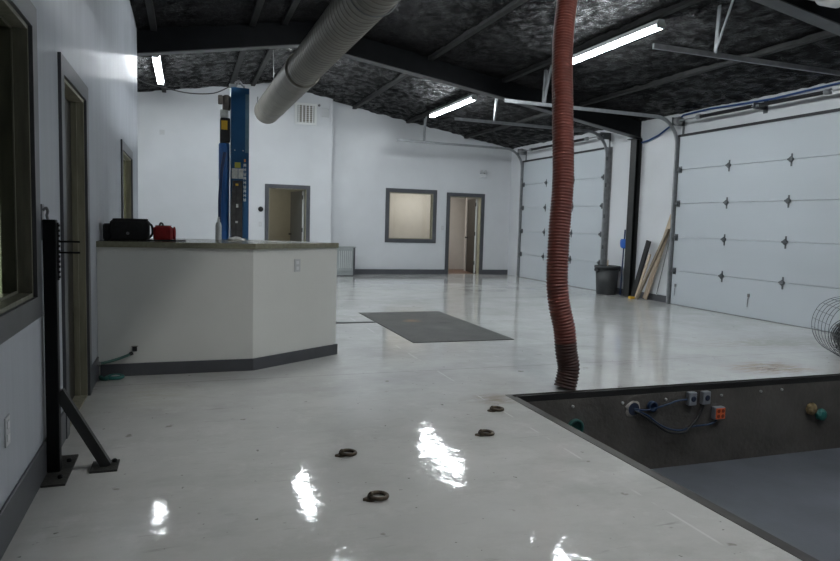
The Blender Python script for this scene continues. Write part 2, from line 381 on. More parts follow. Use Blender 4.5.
# ---- windows and doors in the left wall and far wall
def frame_x(mb, x, side, ua, ub, za, zb, w, t, sill=True):   # casing on a wall facing +x
    a, b = (x, x+t*side)
    mb.box(a, b, ua-w, ua, za-(w if sill else 0), zb+w); mb.box(a, b, ub, ub+w, za-(w if sill else 0), zb+w); mb.box(a, b, ua, ub, zb, zb+w)
    if sill: mb.box(a, b, ua, ub, za-w, za)
    return mb
def frame_y(mb, y, ua, ub, za, zb, w, t, sill=True):
    mb.box(ua-w, ua, y-t, y, za-(w if sill else 0), zb+w); mb.box(ub, ub+w, y-t, y, za-(w if sill else 0), zb+w); mb.box(ua, ub, y-t, y, zb, zb+w)
    if sill: mb.box(ua, ub, y-t, y, za-w, za)
    return mb
def jamb_x(x0, x1, ua, ub, za, zb, t=.02, sill=True):
    mb = MB(); mb.box(x0, x1, ua, ua+t, za, zb); mb.box(x0, x1, ub-t, ub, za, zb); mb.box(x0, x1, ua+t, ub-t, zb-t, zb)
    if sill: mb.box(x0, x1, ua+t, ub-t, za, za+t)
    return mb
def jamb_y(y0, y1, ua, ub, za, zb, t=.02, sill=True):
    mb = MB(); mb.box(ua, ua+t, y0, y1, za, zb); mb.box(ub-t, ub, y0, y1, za, zb); mb.box(ua+t, ub-t, y0, y1, zb-t, zb)
    if sill: mb.box(ua+t, ub-t, y0, y1, za, za+t)
    return mb
def window_x(n, w, label, gl, jm='jamb'):
    r = thing(n, label, 'window', (XL, (w[0]+w[1])/2, w[2]), kind='structure')
    obj('window_frame', frame_x(MB(), XL, 1, *w, .105, .018), 'trim', r)
    obj('jamb', jamb_x(XL-.13, XL, *w), jm, r)
    obj('pane', B(XL-.072, XL-.066, w[0]+.02, w[1]-.02, w[2]+.02, w[3]-.02), gl, r)
    st = MB(); a = .012
    for q in ((w[0]+.02, w[0]+.02+a, w[2]+.02, w[3]-.02), (w[1]-.02-a, w[1]-.02, w[2]+.02, w[3]-.02)): st.box(XL-.0655, XL-.060, *q)
    st.box(XL-.0655, XL-.060, w[0]+.032, w[1]-.032, w[3]-.032, w[3]-.02); st.box(XL-.0655, XL-.060, w[0]+.032, w[1]-.032, w[2]+.02, w[2]+.032)
    obj('glazing_stop', st, jm, r)
    return r
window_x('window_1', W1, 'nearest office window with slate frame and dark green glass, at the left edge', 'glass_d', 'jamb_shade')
window_x('window_2', W2, 'farther office window in the left wall, above the black tool bag', 'glass_d', 'jamb')
r = thing('door_1', 'open doorway in the left wall beside the black steel post', 'doorway', (XL, 5.06, 0), kind='structure')
obj('door_frame', frame_x(MB(), XL, 1, *D1, .105, .018, False), 'trim', r)
j = jamb_x(XL-.13, XL, *D1, .02, False); j.box(XL-.08, XL-.045, 5.375, 5.39, 0, 2.12); j.box(XL-.08, XL-.045, 4.50, 4.515, 0, 2.12); obj('jamb', j, 'jamb', r)
obj('threshold', B(XL-.13, XL, 4.50, 5.39, 0, .012), 'jamb', r)
d = obj('door_leaf', B(XL-.115, XL-.081, 4.505, 5.385, .015, 2.118), 'dark_door', r)
obj('door_handle', MB().lathe([(.012, 0), (.012, .02), (.028, .025), (.03, .045), (.015, .055)], (XL-.081, 4.58, .98), 'x', 16), 'galv_dull', d)
# far wall openings
r = thing('door_2', 'open grey-framed doorway in the far wall behind the counter', 'doorway', (2.34, YBL, 0), kind='structure')
obj('door_frame', frame_y(MB(), YBL, *DB1, .09, .02, False), 'trim', r)
obj('jamb', jamb_y(YBL, YBL+.14, *DB1, .02, False), 'jamb', r)
def leaf(parent, hx, hy, ex, ey, z1, face, knob=True):
    p = Vector((hx, hy, 0)); q = Vector((ex, ey, 0)); d = (q-p).normalized(); nrm = Vector((-d.y, d.x, 0)); t = .04
    g = MB(); g.loft([[tuple(p+nrm*t/2+Vector((0, 0, z))), tuple(q+nrm*t/2+Vector((0, 0, z))), tuple(q-nrm*t/2+Vector((0, 0, z))), tuple(p-nrm*t/2+Vector((0, 0, z)))] for z in (.015, z1)])
    o = obj('door_leaf', g, face, parent)
    k = q-d*.08
    obj('door_handle', MB().tube([k+nrm*s*.02+Vector((0, 0, .98)) for s in (-4.2, -2.5, 2.5, 4.2)], [.026, .016, .016, .026], 10), 'black', o)
    e = MB().bar(p-d*.004+Vector((0, 0, .02)), p-d*.004+Vector((0, 0, z1-.005)), .006, .044, up=nrm)
    obj('hinge_edge', e, 'white_edge', o)
    for zz in (.25, 1.05, 1.85): obj('hinge', MB().tube([p-d*.012+nrm*.02+Vector((0, 0, zz)), p-d*.012+nrm*.02+Vector((0, 0, zz+.1))], .013, 8), 'black', o)
leaf(r, 2.735, YBL+.16, 2.57, YBL+.99, 2.06, 'grey_door')
r = thing('door_3', 'open grey-framed doorway at the far right with a dark door leaf', 'doorway', (7.12, YBR, 0), kind='structure')
obj('door_frame', frame_y(MB(), YBR, *DB2, .095, .02, False), 'trim', r)
obj('jamb', jamb_y(YBR, YBR+.15, *DB2, .02, False), 'jamb', r)
leaf(r, 7.515, YBR+.18, 7.65, YBR+1.05, 2.06, 'dark_door')
r = thing('window_3', 'square office window with slate frame in the far wall', 'window', (5.58, YBR, .93), kind='structure')
obj('window_frame', frame_y(MB(), YBR, *WB, .1, .02), 'trim', r)
obj('jamb', jamb_y(YBR, YBR+.15, *WB), 'jamb', r)
obj('pane', B(WB[0]+.02, WB[1]-.02, YBR+.09, YBR+.096, WB[2]+.02, WB[3]-.02), 'glass', r)
# rooms seen through the openings
def room(n, x0, x1, y0, y1, h, wm, fm, label, skip):
    g = MB(); t = .06
    if 'x0' not in skip: g.box(x0-t, x0, y0, y1, 0, h)
    if 'x1' not in skip: g.box(x1, x1+t, y0, y1, 0, h)
    if 'y0' not in skip: g.box(x0-t, x1+t, y0-t, y0, 0, h)
    if 'y1' not in skip: g.box(x0-t, x1+t, y1, y1+t, 0, h)
    g.box(x0-t, x1+t, y0-t, y1+t, h, h+t)
    struct('wall_'+n, g, wm, label+' walls', 'wall')
    struct('floor_'+n, B(x0-t, x1+t, y0-t, y1+t, -.1, -.002), fm, label+' floor', 'floor')
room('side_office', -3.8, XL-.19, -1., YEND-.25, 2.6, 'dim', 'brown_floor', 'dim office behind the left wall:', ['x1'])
room('back_office', .2, 3.2, YBL+.41, YBL+3.0, 2.6, 'khaki', 'brown_floor', 'khaki back office:', ['y0'])
room('right_office', 3.7, 10.4, YBR+.16, YBR+1.9, 2.6, 'beige', 'brown_floor', 'beige back office:', ['y0'])
struct('wall_office_corner', B(7.66, 10.3, YBR+1.2, YBR+1.26, 0, 2.6), 'beige', 'beige wall corner seen through the far right doorway', 'wall')

# ------------------------------------------------------------------ roof steel
def rafter(y, label, xl, xr):
    r = thing('roof_beam', label, 'beam', (RIDGE, y, 4.1), 'black steel roof beams')
    def low(x): return (4.175-.165*(RIDGE-x)) if x <= RIDGE else 4.205-.16*(x-RIDGE)-.012*max(0, x-5.5)
    pts = [xl, RIDGE, 5.5, xr]
    w = MB(); fg = MB()
    for a, b in zip(pts, pts[1:]):
        la, lb = (4.19-.165*(RIDGE-a) if a <= RIDGE else low(a)), (4.19-.165*(RIDGE-b) if b <= RIDGE else low(b))
        w.prism([(a, la+.012), (b, lb+.012), (b, ceil(b)), (a, ceil(a))], 'y', y-.06, y+.06)
        fg.prism([(a, la), (b, lb), (b, lb+.014), (a, la+.014)], 'y', y-.09, y+.09)
    obj('beam_web', w, 'black_steel', r); obj('bottom_flange', fg, 'flange', r)
    return r
rafter(11.30, 'black steel roof beam crossing the hall behind the grey duct', XL-2.5, XR)
rafter(5.4, 'black steel roof beam cutting the top right corner', XL, XR)
col = thing('steel_column', 'black steel column against the right wall between the overhead doors', 'column', (8.38, 11.27, 0))
obj('flange', B(8.30, 8.312, 11.18, 11.36, 0, 3.10), 'charcoal', col); obj('flange', B(8.424, 8.436, 11.18, 11.36, 0, 3.10), 'charcoal', col)
obj('web', B(8.312, 8.424, 11.265, 11.275, 0, 3.10), 'black_steel', col)
obj('cap_plate', B(8.26, 8.436, 11.18, 11.42, 3.10, 3.115), 'black_steel', col)
g = MB(); g.box(8.27, 8.436, 11.14, 11.40, 0, .012); obj('base_plate', g, 'charcoal', col)
def purlin(x, y0, y1, label):
    z = ceil(x); g = MB(); g.box(x-.045, x+.045, y0, y1, z-.06, z+.01)
    return tag(obj('roof_purlin', g, 'purlin'), label, 'roof purlin', 'roof purlins running front to back')
for x, nm in ((-.45, 'roof purlin nearest the left office wall'), (1.0, 'left one of two close roof purlins above the lift'), (1.5, 'right one of two close roof purlins above the lift'),
              (2.6, 'roof purlin hidden over the grey duct'), (4.0, 'roof purlin next right of the grey duct'), (5.42, 'roof purlin in line with the bright right fluorescent light'), (7.05, 'roof purlin nearest the right wall')):
    purlin(x, -3.9, 11.20, nm + ', before the beam'); 
    purlin(x, 11.37, YBL if x < XSTEP else YBR, nm + ', beyond the beam')

# ------------------------------------------------------------------ fluorescent lights
def fixture(x, y0, z, label, tm='tube'):
    r = thing('fluorescent_light', label, 'light fixture', (x, y0, z), 'two-tube fluorescent ceiling lights')
    y1 = y0+2.44
    obj('housing', MB().prism([(x-.065, z+.035), (x+.065, z+.035), (x+.04, z+.10), (x-.04, z+.10)], 'y', y0, y1), 'white', r)
    for s in (-1, 1):
        for k in (0, 1):
            a = y0+.02+k*1.21
            t = obj('tube', MB().tube([(x+s*.03, a, z+.012), (x+s*.03, a+1.18, z+.012)], .019, 8), tm, r)
    for yy in (y0, y0+1.205, y1-.03): obj('lamp_holder', B(x-.055, x+.055, yy, yy+.02, z-.006, z+.036), 'white', r)
    for yy in (y0+.3, y1-.3):
        obj('hanger', MB().tube([(x, yy, z+.10), (x, yy, ceil(x)+.01)], .006, 6), 'galv_dull', r)
    return r
fixture(-.47, 12.42, 4.0, 'fluorescent light at the far left, by the end of the office wall')
fixture(5.36, 12.4, 3.79, 'fluorescent light at the far right above the office window')
fixture(5.46, 7.0, 3.79, 'bright fluorescent light just right of the red hose')
fixture(2.32, 12.42, 4.2, 'fluorescent light hidden behind the grey duct')
fixture(2.3, 7.6, 4.2, 'fluorescent light above the grey duct nearer the viewer')
fixture(5.46, 1.4, 3.79, 'unseen fluorescent fill light added over the pit')  # unseen fixture, added to fill the foreground with light
fixture(2.5, 1.4, 4.18, 'unseen fluorescent fill light added over the near floor', 'tube_warm')  # second added fill fixture, also out of view

# ------------------------------------------------------------------ overhead doors
def hinge_mesh(y, z, end=0):
    g = MB(); x = 8.37
    if not end:
        g.box(x-.006, x, y-.014, y+.014, z-.10, z+.085)
        g.prism([(y-.042, z-.012), (y, z-.048), (y+.042, z-.012), (y+.042, z+.012), (y, z+.043), (y-.042, z+.012)], 'x', x-.03, x-.006)
        g.tube([(x-.03, y-.046, z), (x-.03, y+.046, z)], .013, 8)
    else:
        g.box(x-.008, x, y-.04, y+.04, z-.06, z+.06); g.tube([(x-.03, y-.05, z), (x-.03, y+.05, z)], .016, 8); g.box(x-.05, x, y-.02, y+.02, z-.03, z+.03)
    return g
def overhead_door(n, y0, y1, hinges, label, handle):
    r = thing(n, label, 'overhead door', (8.395, (y0+y1)/2, 0), kind='structure')
    ph = .604
    for k in range(5):
        p = obj('section', B(8.37, 8.415, y0, y1, .012+k*ph, (k+1)*ph+.012-.005, bev=.003), 'door_panel', r)
        if k:
            for y in hinges: obj('hinge', hinge_mesh(y, k*ph+.008), 'hinge', p)
            for y in (y0+.06, y1-.06): obj('roller_hinge', hinge_mesh(y, k*ph+.008, 1), 'hinge', p)
    obj('bottom_seal', B(8.375, 8.415, y0, y1, 0, .014), 'galv_dull', r)
    obj('head_seal', B(8.345, 8.37, y0-.02, y1+.02, 3.01, 3.05), 'seal', r)
    if handle:
        for yh in handle:
            g = MB(); g.box(8.355, 8.37, yh-.018, yh+.018, .33, .38); g.tube([(8.36, yh, .34), (8.35, yh, .2), (8.35, yh, .17)], .006, 6); obj('lift_handle', g, 'galv_dull', r)
    return r
overhead_door('door_4', 6.42, 10.03, (8.82, 7.62), 'near white sectional overhead door on the right', (8.24, 9.92))
overhead_door('door_5', 12.25, 15.95, (14.72, 13.48), 'far white sectional overhead door near the corner', ())

def track(y, side, label, hx=5.68):
    r = thing('door_track', label, 'door track', (8.35, y, 0), 'curved steel overhead door tracks')
    path = [(8.34, y, .005), (8.34, y, 2.86)]
    R = .48; cx, cz = 8.34-R, 2.86
    path += [(cx+R*math.cos(a), y, cz+R*math.sin(a)) for a in (PI/2*k/10 for k in range(1, 11))]
    path += [(4.89, y, 3.365)]
    def sweep(w, dz):
        rings = []
        for i, p in enumerate(path):
            a = Vector(path[max(i-1, 0)]); b = Vector(path[min(i+1, len(path)-1)]); d = (b-a).normalized(); nn = Vector((-d.z, 0, d.x))
            p = Vector(p); rings.append([tuple(p+nn*sx*w/2+Vector((0, sy*dz/2, 0))) for sx, sy in ((1, 1), (-1, 1), (-1, -1), (1, -1))])
        return rings
    obj('track_rail', MB().loft(sweep(.055, .03)), 'galv', r)
    g = MB(); g.box(8.355, XR-.002, y+side*.02, y+side*.026, 0, 3.05); g.box(XR-.008, XR-.002, y+side*.02, y+side*.07, 0, 3.05); obj('jamb_angle', g, 'galv_dull', r)
    for z in (.3, .95, 1.6, 2.25, 2.8): obj('track_bracket', B(8.32, 8.37, y+side*.012, y+side*.024, z-.04, z+.04), 'hinge', r)
    for (tx, ty) in ((hx+.02, y), (hx-.06, y-.32)):
        zt = ceil(tx); obj('hanger_strut', MB().angle((hx, y, 3.37), (tx, ty, zt+.01), (.05 if tx > hx else .03), .005, (1, 0, 0), (0, side*1., 0)), 'galv', r)
    return r
track(10.07, 1, 'far side track of the near overhead door, curving out under the ceiling', 5.6)
track(6.38, -1, 'near side track of the near overhead door, crossing the top right of the photo', 5.72)
track(12.21, -1, 'near side track of the far overhead door, behind the bin', 5.70)
track(15.99, 1, 'far side track of the far overhead door, in the corner', 5.58)
def spring(y0, y1, label):
    ym = (y0+y1)/2; X, Z = 8.24, 3.275
    r = thing('torsion_spring', label, 'torsion spring', (X, ym, Z), 'torsion springs above the overhead doors')
    obj('shaft', MB().tube([(X, y0-.03, Z), (X, y1+.03, Z)], .014, 8), 'galv', r)
    for s in (-1, 1):
        a = ym+s*.08; b = ym+s*(y1-y0)*.33
        pr = []
        n = 46
        for k in range(n*2+1): pr.append((.024 if k % 2 else .031, min(a, b)+abs(b-a)*k/(n*2)-ym))
        obj('spring_coil', MB().lathe(pr, (X, ym, Z), 'y', 12), 'spring', r)
        obj('winding_cone', MB().lathe([(.02, -.05), (.042, -.045), (.042, .03), (.03, .05)], (X, b+s*.03, Z), 'y', 12), 'galv', r)
        e = y0 if s < 0 else y1
        obj('cable_drum', MB().lathe([(.03, -.04), (.075, -.035), (.06, -.02), (.06, .02), (.075, .035), (.03, .04)], (X, e-s*.08, Z), 'y', 20), 'galv_dull', r)
        g = MB(); g.box(X-.06, XR-.002, e+s*.005, e+s*.012, Z-.07, Z+.07); g.box(XR-.01, XR-.002, e-.02, e+.03, Z-.32, Z+.06); obj('bearing_plate', g, 'hinge', r)
    g = MB(); g.box(X-.05, XR-.002, ym-.004, ym+.004, Z-.05, Z+.05); g.box(XR-.01, XR-.002, ym-.04, ym+.04, Z-.10, Z+.12); obj('centre_bracket', g, 'hinge', r)
spring(6.42, 10.03, 'black torsion spring and shaft above the near overhead door')
spring(12.25, 15.95, 'black torsion spring and shaft above the far overhead door')
tag(obj('air_line', MB().tube([(8.40, 11.15, 3.03), (8.40, 10.95, 3.05), (8.40, 10.65, 3.12), (8.41, 10.3, 3.27), (8.41, 10.02, 3.40), (8.41, 9.4, 3.415), (8.41, 8.8, 3.39), (8.41, 8.1, 3.37), (8.41, 7.4, 3.39), (8.41, 6.4, 3.415)], .017, 8), 'cable_b'),
    'blue air line hanging along the top of the right wall', 'air line')

# ------------------------------------------------------------------ grey spiral duct
DX, DZ = 1.60, 3.477
r = thing('spiral_duct', 'large grey round spiral duct running under the ceiling', 'duct', (DX, 9.0, DZ))
pr = []
y = -3.8
while y < 9.9:
    pr += [(.231, y), (.231, y+.006), (.231, y+.085), (.231, y+.09), (.236, y+.094), (.236, y+.116), (.231, y+.12)]; y += .12
obj('duct_near_section', MB().lathe([(a, b-9.0) for a, b in pr], (DX, 9.0, DZ), 'y', 40), 'duct', r)
pr = [(.25, 9.85)]
y = 9.86
while y < 13.3:
    pr += [(.25, y), (.25, y+.008), (.25, y+.52), (.25, y+.53), (.2520, y+.536), (.2520, y+.56), (.25, y+.566)]; y += .57
obj('duct_far_section', MB().lathe([(a, b-9.0) for a, b in pr], (DX, 9.0, DZ), 'y', 40), 'duct', r)
obj('coupling', MB().lathe([(.235, -.05), (.258, -.045), (.258, .045), (.24, .05)], (DX, 9.86, DZ), 'y', 40), 'duct', r)
for yy in (6.2, 12.9):
    g = MB(); g.torus((DX, yy, DZ), .25, .006, (0, 1, 0), 32, 6); g.tube([(DX, yy, DZ+.25), (DX-.02, yy, ceil(DX)+.01)], .006, 6); obj('hanging_strap', g, 'galv_dull', r)
g = MB(); g.box(DX-.255, DX-.235, 13.3, 13.34, DZ+.03, DZ+.17); obj('duct_latch', g, 'galv', r)
r.rotation_euler = (0, 0, .014)
# short piece of pale flexible duct beside the near roof beam
r = thing('flexible_duct', 'pale flexible duct hanging in the top right corner', 'duct', (5.6, 4.95, 3.6))
pr = []
for k in range(40): pr += [(.085, -.6+k*.03), (.095, -.6+k*.03+.015)]
obj('flexible_body', MB().lathe(pr, (5.1, 4.95, 3.62), 'x', 20), 'white', r)
obj('duct_collar', MB().lathe([(.08, .6), (.125, .605), (.125, .78), (.1, .80)], (5.1, 4.95, 3.62), 'x', 24), 'white', r)
g = MB(); [g.tube([(x, 4.95, 3.74), (x, 4.95, ceil(x)+.01)], .006, 6) for x in (4.8, 5.6)]; obj('hanging_strap', g, 'galv_dull', r)

# ------------------------------------------------------------------ red exhaust hose
def spl(pts, n):
    out = []; pts = [Vector(p) for p in pts]; m = len(pts)
    for i in range(m-1):
        p0, p1, p2, p3 = pts[max(i-1, 0)], pts[i], pts[i+1], pts[min(i+2, m-1)]
        for k in range(n):
            t = k/n; out.append(.5*((2*p1)+(p2-p0)*t+(2*p0-5*p1+4*p2-p3)*t*t+(3*p1-p0-3*p2+p3)*t**3))
    out.append(pts[-1]); return out
def resample(pts, step):
    out = [pts[0]]; acc = 0
    for a, b in zip(pts, pts[1:]):
        L = (b-a).length; d = step-acc
        while d <= L: out.append(a+(b-a)*(d/L)); d += step
        acc = (acc+L) % step
    return out
HOSE = [(2.99, 4.80, .012), (3.022, 4.81, .17), (3.00, 4.82, .30), (2.975, 4.83, .50), (2.93, 4.85, .70), (2.91, 4.87, .92), (2.94, 4.92, 1.30), (2.99, 4.98, 1.75), (3.03, 5.1, 2.3), (3.09, 5.25, 2.9), (3.17, 5.33, 3.4), (3.26, 5.36, 3.98), ]
r = thing('exhaust_hose', 'rust red corrugated exhaust hose hanging from the ceiling to the pit edge', 'hose', (2.99, 4.80, 0))
HOSE = [(x-.004, y, z) for x, y, z in HOSE]
pts = resample(spl(HOSE, 30), .0065)
rad = [.0885-.007*i/len(pts)+(.0055 if (i % 4) in (0, 1) else -.0035) for i in range(len(pts))]
k = 58
obj('hose_body', MB().tube(pts[k:], rad[k:], 22), 'hose', r)
obj('hose_end', MB().tube(pts[:k+1], rad[:k+1], 22), 'hose_soot', r)
obj('ceiling_collar', MB().lathe([(.1, -.03), (.115, 0), (.115, .3), (.14, .34), (.14, .42)], (3.26, 5.36, 3.97), 'z', 24), 'galv_dull', r)

# ------------------------------------------------------------------ reception counter
r = thing('reception_counter', 'white angled counter with dark laminate top standing against the left wall', 'counter', (.2, 6.5, 0))
poly = [(XL+.002, 6.03), (.56, 6.03), (1.425, 6.60), (.82, 7.05), (XL+.002, 7.05)]
obj('counter_body', MB().prism(poly, 'z', 0, 1.075), 'counter_wall', r)
tp = [(XL+.002, 6.0), (.575, 6.0), (1.437, 6.578), (.80, 7.10), (XL+.002, 7.10)]
g = MB(); g.loft([[(x, y, z) for x, y in tp] for z in (1.075, 1.122)])
obj('countertop', g, 'top', r)
g = MB(); b = [(XL+.02, 6.03), (.56, 6.03), (1.425, 6.60)]; o = [(XL+.02, 6.013), (.565, 6.013), (1.445, 6.597)]
g.prism([b[0], b[1], o[1], o[0]], 'z', 0, .105); g.prism([b[1], b[2], o[2], o[1]], 'z', 0, .105)
obj('counter_baseboard', g, 'trim', r)
def plate_on(name, label, cat, c, nrm, w=.072, h=.118, mt='plate', kind='outlet'):
    n = Vector(nrm).normalized(); u = Vector((-n.y, n.x, 0)); c = Vector(c); z = Vector((0, 0, 1))
    def quad(cc, w, h, d0, d1): return MB().loft([[tuple(cc+u*sx*w/2+z*sy*h/2+n*d) for sx, sy in ((-1, -1), (1, -1), (1, 1), (-1, 1))] for d in (d0, d1)])
    r = thing(name, label, cat, tuple(c)); 
    obj('cover_plate', quad(c, w, h, .0005, .006), mt, r)
    if kind == 'outlet':
        for s in (-1, 1): obj('socket', quad(c+z*s*.026, .034, .03, .006, .009), 'white', r)
    elif kind == 'switch': obj('toggle', quad(c, .012, .026, .006, .016), 'white', r)
    return r
an = Vector((.57, -.865, 0)).normalized()
plate_on('wall_outlet', 'pale outlet on the angled face of the counter', 'outlet', (.985, 6.31, .915), an)
plate_on('wall_outlet', 'pale outlet low on the left wall under the nearest window', 'outlet', (XL, 3.05, .455), (1, 0, 0))
plate_on('light_switch', 'pale switch plate beside the far doorway behind the counter', 'switch', (1.69, YBL, 1.22), (0, -1, 0), kind='switch')
plate_on('light_switch', 'pale switch plate between far office window and far right doorway', 'switch', (6.47, YBR, 1.24), (0, -1, 0), kind='switch')
plate_on('wall_box', 'small pale box high on the far wall left of the lift', 'junction box', (-.5, YBL, 3.24), (0, -1, 0), .11, .11, 'plate', 'none')
r = thing('thermostat', 'small round black control on the far wall left of the doorway', 'thermostat', (1.70, YBL, 1.58))
obj('dial', MB().lathe([(.055, 0), (.055, -.03), (.045, -.045), (.02, -.05)], (1.70, YBL-.001, 1.58), 'y', 20), 'black', r)
obj('dial_ring', MB().lathe([(.062, 0), (.062, -.012), (.05, -.014)], (1.70, YBL, 1.58), 'y', 20), 'rubber', r)
# on the counter
r = thing('tool_bag', 'black tool bag sitting on the left end of the counter', 'bag', (-.46, 6.38, 1.122))
def soft(x0, x1, y0, y1, z0, z1, bev): return B(x0, x1, y0, y1, z0, z1, bev=bev)
obj('bag_body', soft(-.605, -.30, 6.24, 6.50, 1.1225, 1.295, .014), 'black_fab', r)
obj('bag_flap', soft(-.585, -.315, 6.25, 6.49, 1.265, 1.31, .006), 'black_fab', r)
obj('side_pocket', soft(-.662, -.595, 6.26, 6.46, 1.1225, 1.265, .012), 'black_fab', r)
obj('carry_handle', MB().tube(spl([(-.30, 6.33, 1.27), (-.278, 6.33, 1.25), (-.272, 6.33, 1.19), (-.295, 6.33, 1.15)], 6), .01, 8), 'black', r)
obj('clasp', MB().lathe([(.013, 0), (.013, -.006), (.006, -.009)], (-.465, 6.239, 1.185), 'y', 12), 'galv', r)
r = thing('small_pouch', 'small red pouch with black strap next to the black tool bag', 'pouch', (-.18, 6.3, 1.122))
obj('pouch_body', soft(-.262, -.105, 6.23, 6.40, 1.1225, 1.255, .02), 'red_fab', r)
obj('pouch_end', MB().lathe([(.04, 0), (.062, .01), (.058, .022), (.03, .028)], (-.108, 6.315, 1.188), 'x', 16), 'red_fab', r)
obj('strap', MB().tube(spl([(-.215, 6.30, 1.254), (-.205, 6.30, 1.278), (-.19, 6.30, 1.272), (-.185, 6.30, 1.254)], 6), .008, 8), 'black', r)
obj('zipper', B(-.25, -.115, 6.3, 6.31, 1.2545, 1.259), 'black', r)
tag(obj('black_strap', MB().tube(spl([(-.31, 6.17, 1.130), (-.22, 6.19, 1.130), (-.12, 6.2, 1.130), (-.04, 6.21, 1.130), (.0, 6.25, 1.130)], 8), .007, 8), 'black'), 'black strap lying on the counter in front of the red pouch', 'strap')
r = thing('spray_bottle', 'cloudy white bottle on the counter at the foot of the blue lift', 'bottle', (.305, 6.9, 1.122))
obj('bottle_body', MB().lathe([(.026, 0), (.03, .006), (.03, .135), (.024, .165), (.012, .18)], (.305, 6.9, 1.1225), 'z', 20), 'clear', r)
obj('spray_head', MB().lathe([(.013, .178), (.013, .2), (.009, .205), (.009, .225)], (.305, 6.9, 1.1225), 'z', 14), 'plate', r)
g = MB(); random.seed(8)
rings = []
for k in range(5):
    z = 1.1225+.032*k/4; s = (1, 1.05, .8, .5, .15)[k]
    rings.append([(.475+.085*s*math.cos(a)*(1+.25*random.uniform(-1, 1)), 6.95+.06*s*math.sin(a)*(1+.25*random.uniform(-1, 1)), z+.006*random.uniform(0, 1)*(k > 0)) for a in (2*PI*i/14 for i in range(14))])
g.loft(rings)
tag(obj('crumpled_rag', g, 'cloth'), 'crumpled white rag on the counter in front of the blue lift', 'rag')

# ------------------------------------------------------------------ blue two-post lift column
LY = 10.4
r = thing('vehicle_lift', 'tall blue vehicle lift column standing behind the counter', 'vehicle lift', (.76, LY+.1, 0))
g = MB(); g.box(.635, .895, LY+.2, LY+.24, 0, 3.25); g.box(.635, .66, LY, LY+.2, 0, 3.25); g.box(.855, .895, LY, LY+.2, 0, 3.25)
column = obj('column', g, 'blue', r); lift = r
obj('front_cover', B(.66, .855, LY-.004, LY+.02, 1.90, 3.25), 'blue', r)
obj('side_band', B(.838, .893, LY-.008, LY-.0045, 2.31, 3.16), 'blue_l', r)
obj('flange_stripe', B(.815, .855, LY-.012, LY-.004, 1.05, 2.2), 'blue', r)
obj('base_plate', B(.45, 1.1, LY-.1, LY+.4, 0, .02), 'blue', r)
g = MB()
for k in range(14):
    z0, z1 = .80+k*.078, .80+(k+1)*.078
    ins = lambda t: .635+.025*math.sin(PI*min(1, max(0, (t-.9)/1.19)))**.5*0
    g.box(.665-.03*math.sin(PI*(k+.5)/14), .80, LY-.05, LY+.15, z0, z1)
car = obj('carriage', g, 'carriage', r)
g = MB(); g.box(.70, .74, LY-.056, LY-.0505, 1.82, 1.85); obj('tag_plate', g, 'yellow', car)
obj('latch_button', B(.71, .74, LY-.058, LY-.0505, 1.50, 1.55), 'pale', car); obj('latch_button', B(.70, .735, LY-.058, LY-.0505, 1.27, 1.30), 'pale', car)
obj('dark_strip', B(.70, .715, LY-.056, LY-.0505, 1.0, 1.8), 'black', car)  # narrow black strip down the carriage face
for x in (.69, .81): obj('bolt', MB().lathe([(.01, 0), (.01, -.008), (.006, -.011)], (x, LY-.004, 2.34), 'y', 10), 'bolt', r)
obj('warning_sticker', B(.69, .775, LY-.0075, LY-.0045, 2.085, 2.165), 'ygreen', r)
obj('instruction_plate', B(.648, .735, LY-.010, LY-.0045, 1.925, 2.075), 'pale', r); obj('instruction_plate', B(.742, .812, LY-.010, LY-.0045, 1.925, 2.075), 'pale', r)
# vertical white lettering on the right flange, too small to read
obj('orange_mark', B(.823, .847, LY-.0165, LY-.0125, 2.175, 2.215), 'orange_letter', r)
for k in range(9):
    z = 2.10-k*.063; g = MB(); y0, y1 = LY-.0165, LY-.0125
    g.box(.818, .826, y0, y1, z, z+.046); g.box(.844, .852, y0, y1, z, z+.046)
    g.box(.826, .844, y0, y1, *((z+.036, z+.046) if k % 3 == 0 else (z+.018, z+.028) if k % 3 == 1 else (z, z+.010)))
    g.box(.826, .844, y0, y1, z+.018, z+.028)
    obj('letter', g, 'letter', r)
obj('hydraulic_cylinder', MB().lathe([(.075, .02), (.075, 1.9), (.079, 1.92), (.079, 2.42), (.07, 2.44)], (.545, LY+.10, 0), 'z', 20), 'blue_cyl', r)
pu = obj('power_unit', B(.485, .625, LY, LY+.17, 2.45, 2.80, bev=.01), 'black', r)
obj('yellow_label', B(.498, .585, LY-.004, LY-.0005, 2.63, 2.76), 'yellow', pu)
obj('pump_block', B(.485, .60, LY+.01, LY+.15, 2.80, 2.92, bev=.008), 'pale', pu)
g = MB(); g.lathe([(.05, 0), (.058, .02), (.058, .2), (.03, .22)], (.575, LY+.08, 2.92), 'z', 18); g.box(.455, .52, LY+.02, LY+.1, 3.0, 3.13, bev=.01); obj('motor', g, 'motor', pu)
g = MB(); g.box(.61, .70, LY+.02, LY+.1, 3.25, 3.30); g.tube(spl([(.69, LY+.1, 3.25), (.70, LY+.1, 3.33), (.76, LY+.1, 3.36), (.80, LY+.1, 3.31), (.84, LY+.1, 3.29)], 6), .014, 8); g.tube(spl([(.70, LY+.05, 3.26), (.76, LY+.05, 3.33), (.84, LY+.05, 3.25)], 6), .011, 8)
obj('top_cable_loop', g, 'galv_dull', r)
lift.location.x -= .003
obj('hydraulic_line', MB().tube(spl([(.545, LY-.005, 2.3), (.50, LY-.01, 2.0), (.475, LY-.01, 1.6), (.48, LY, 1.2), (.5, LY, .6)], 8), .022, 8), 'blue_dk', r)
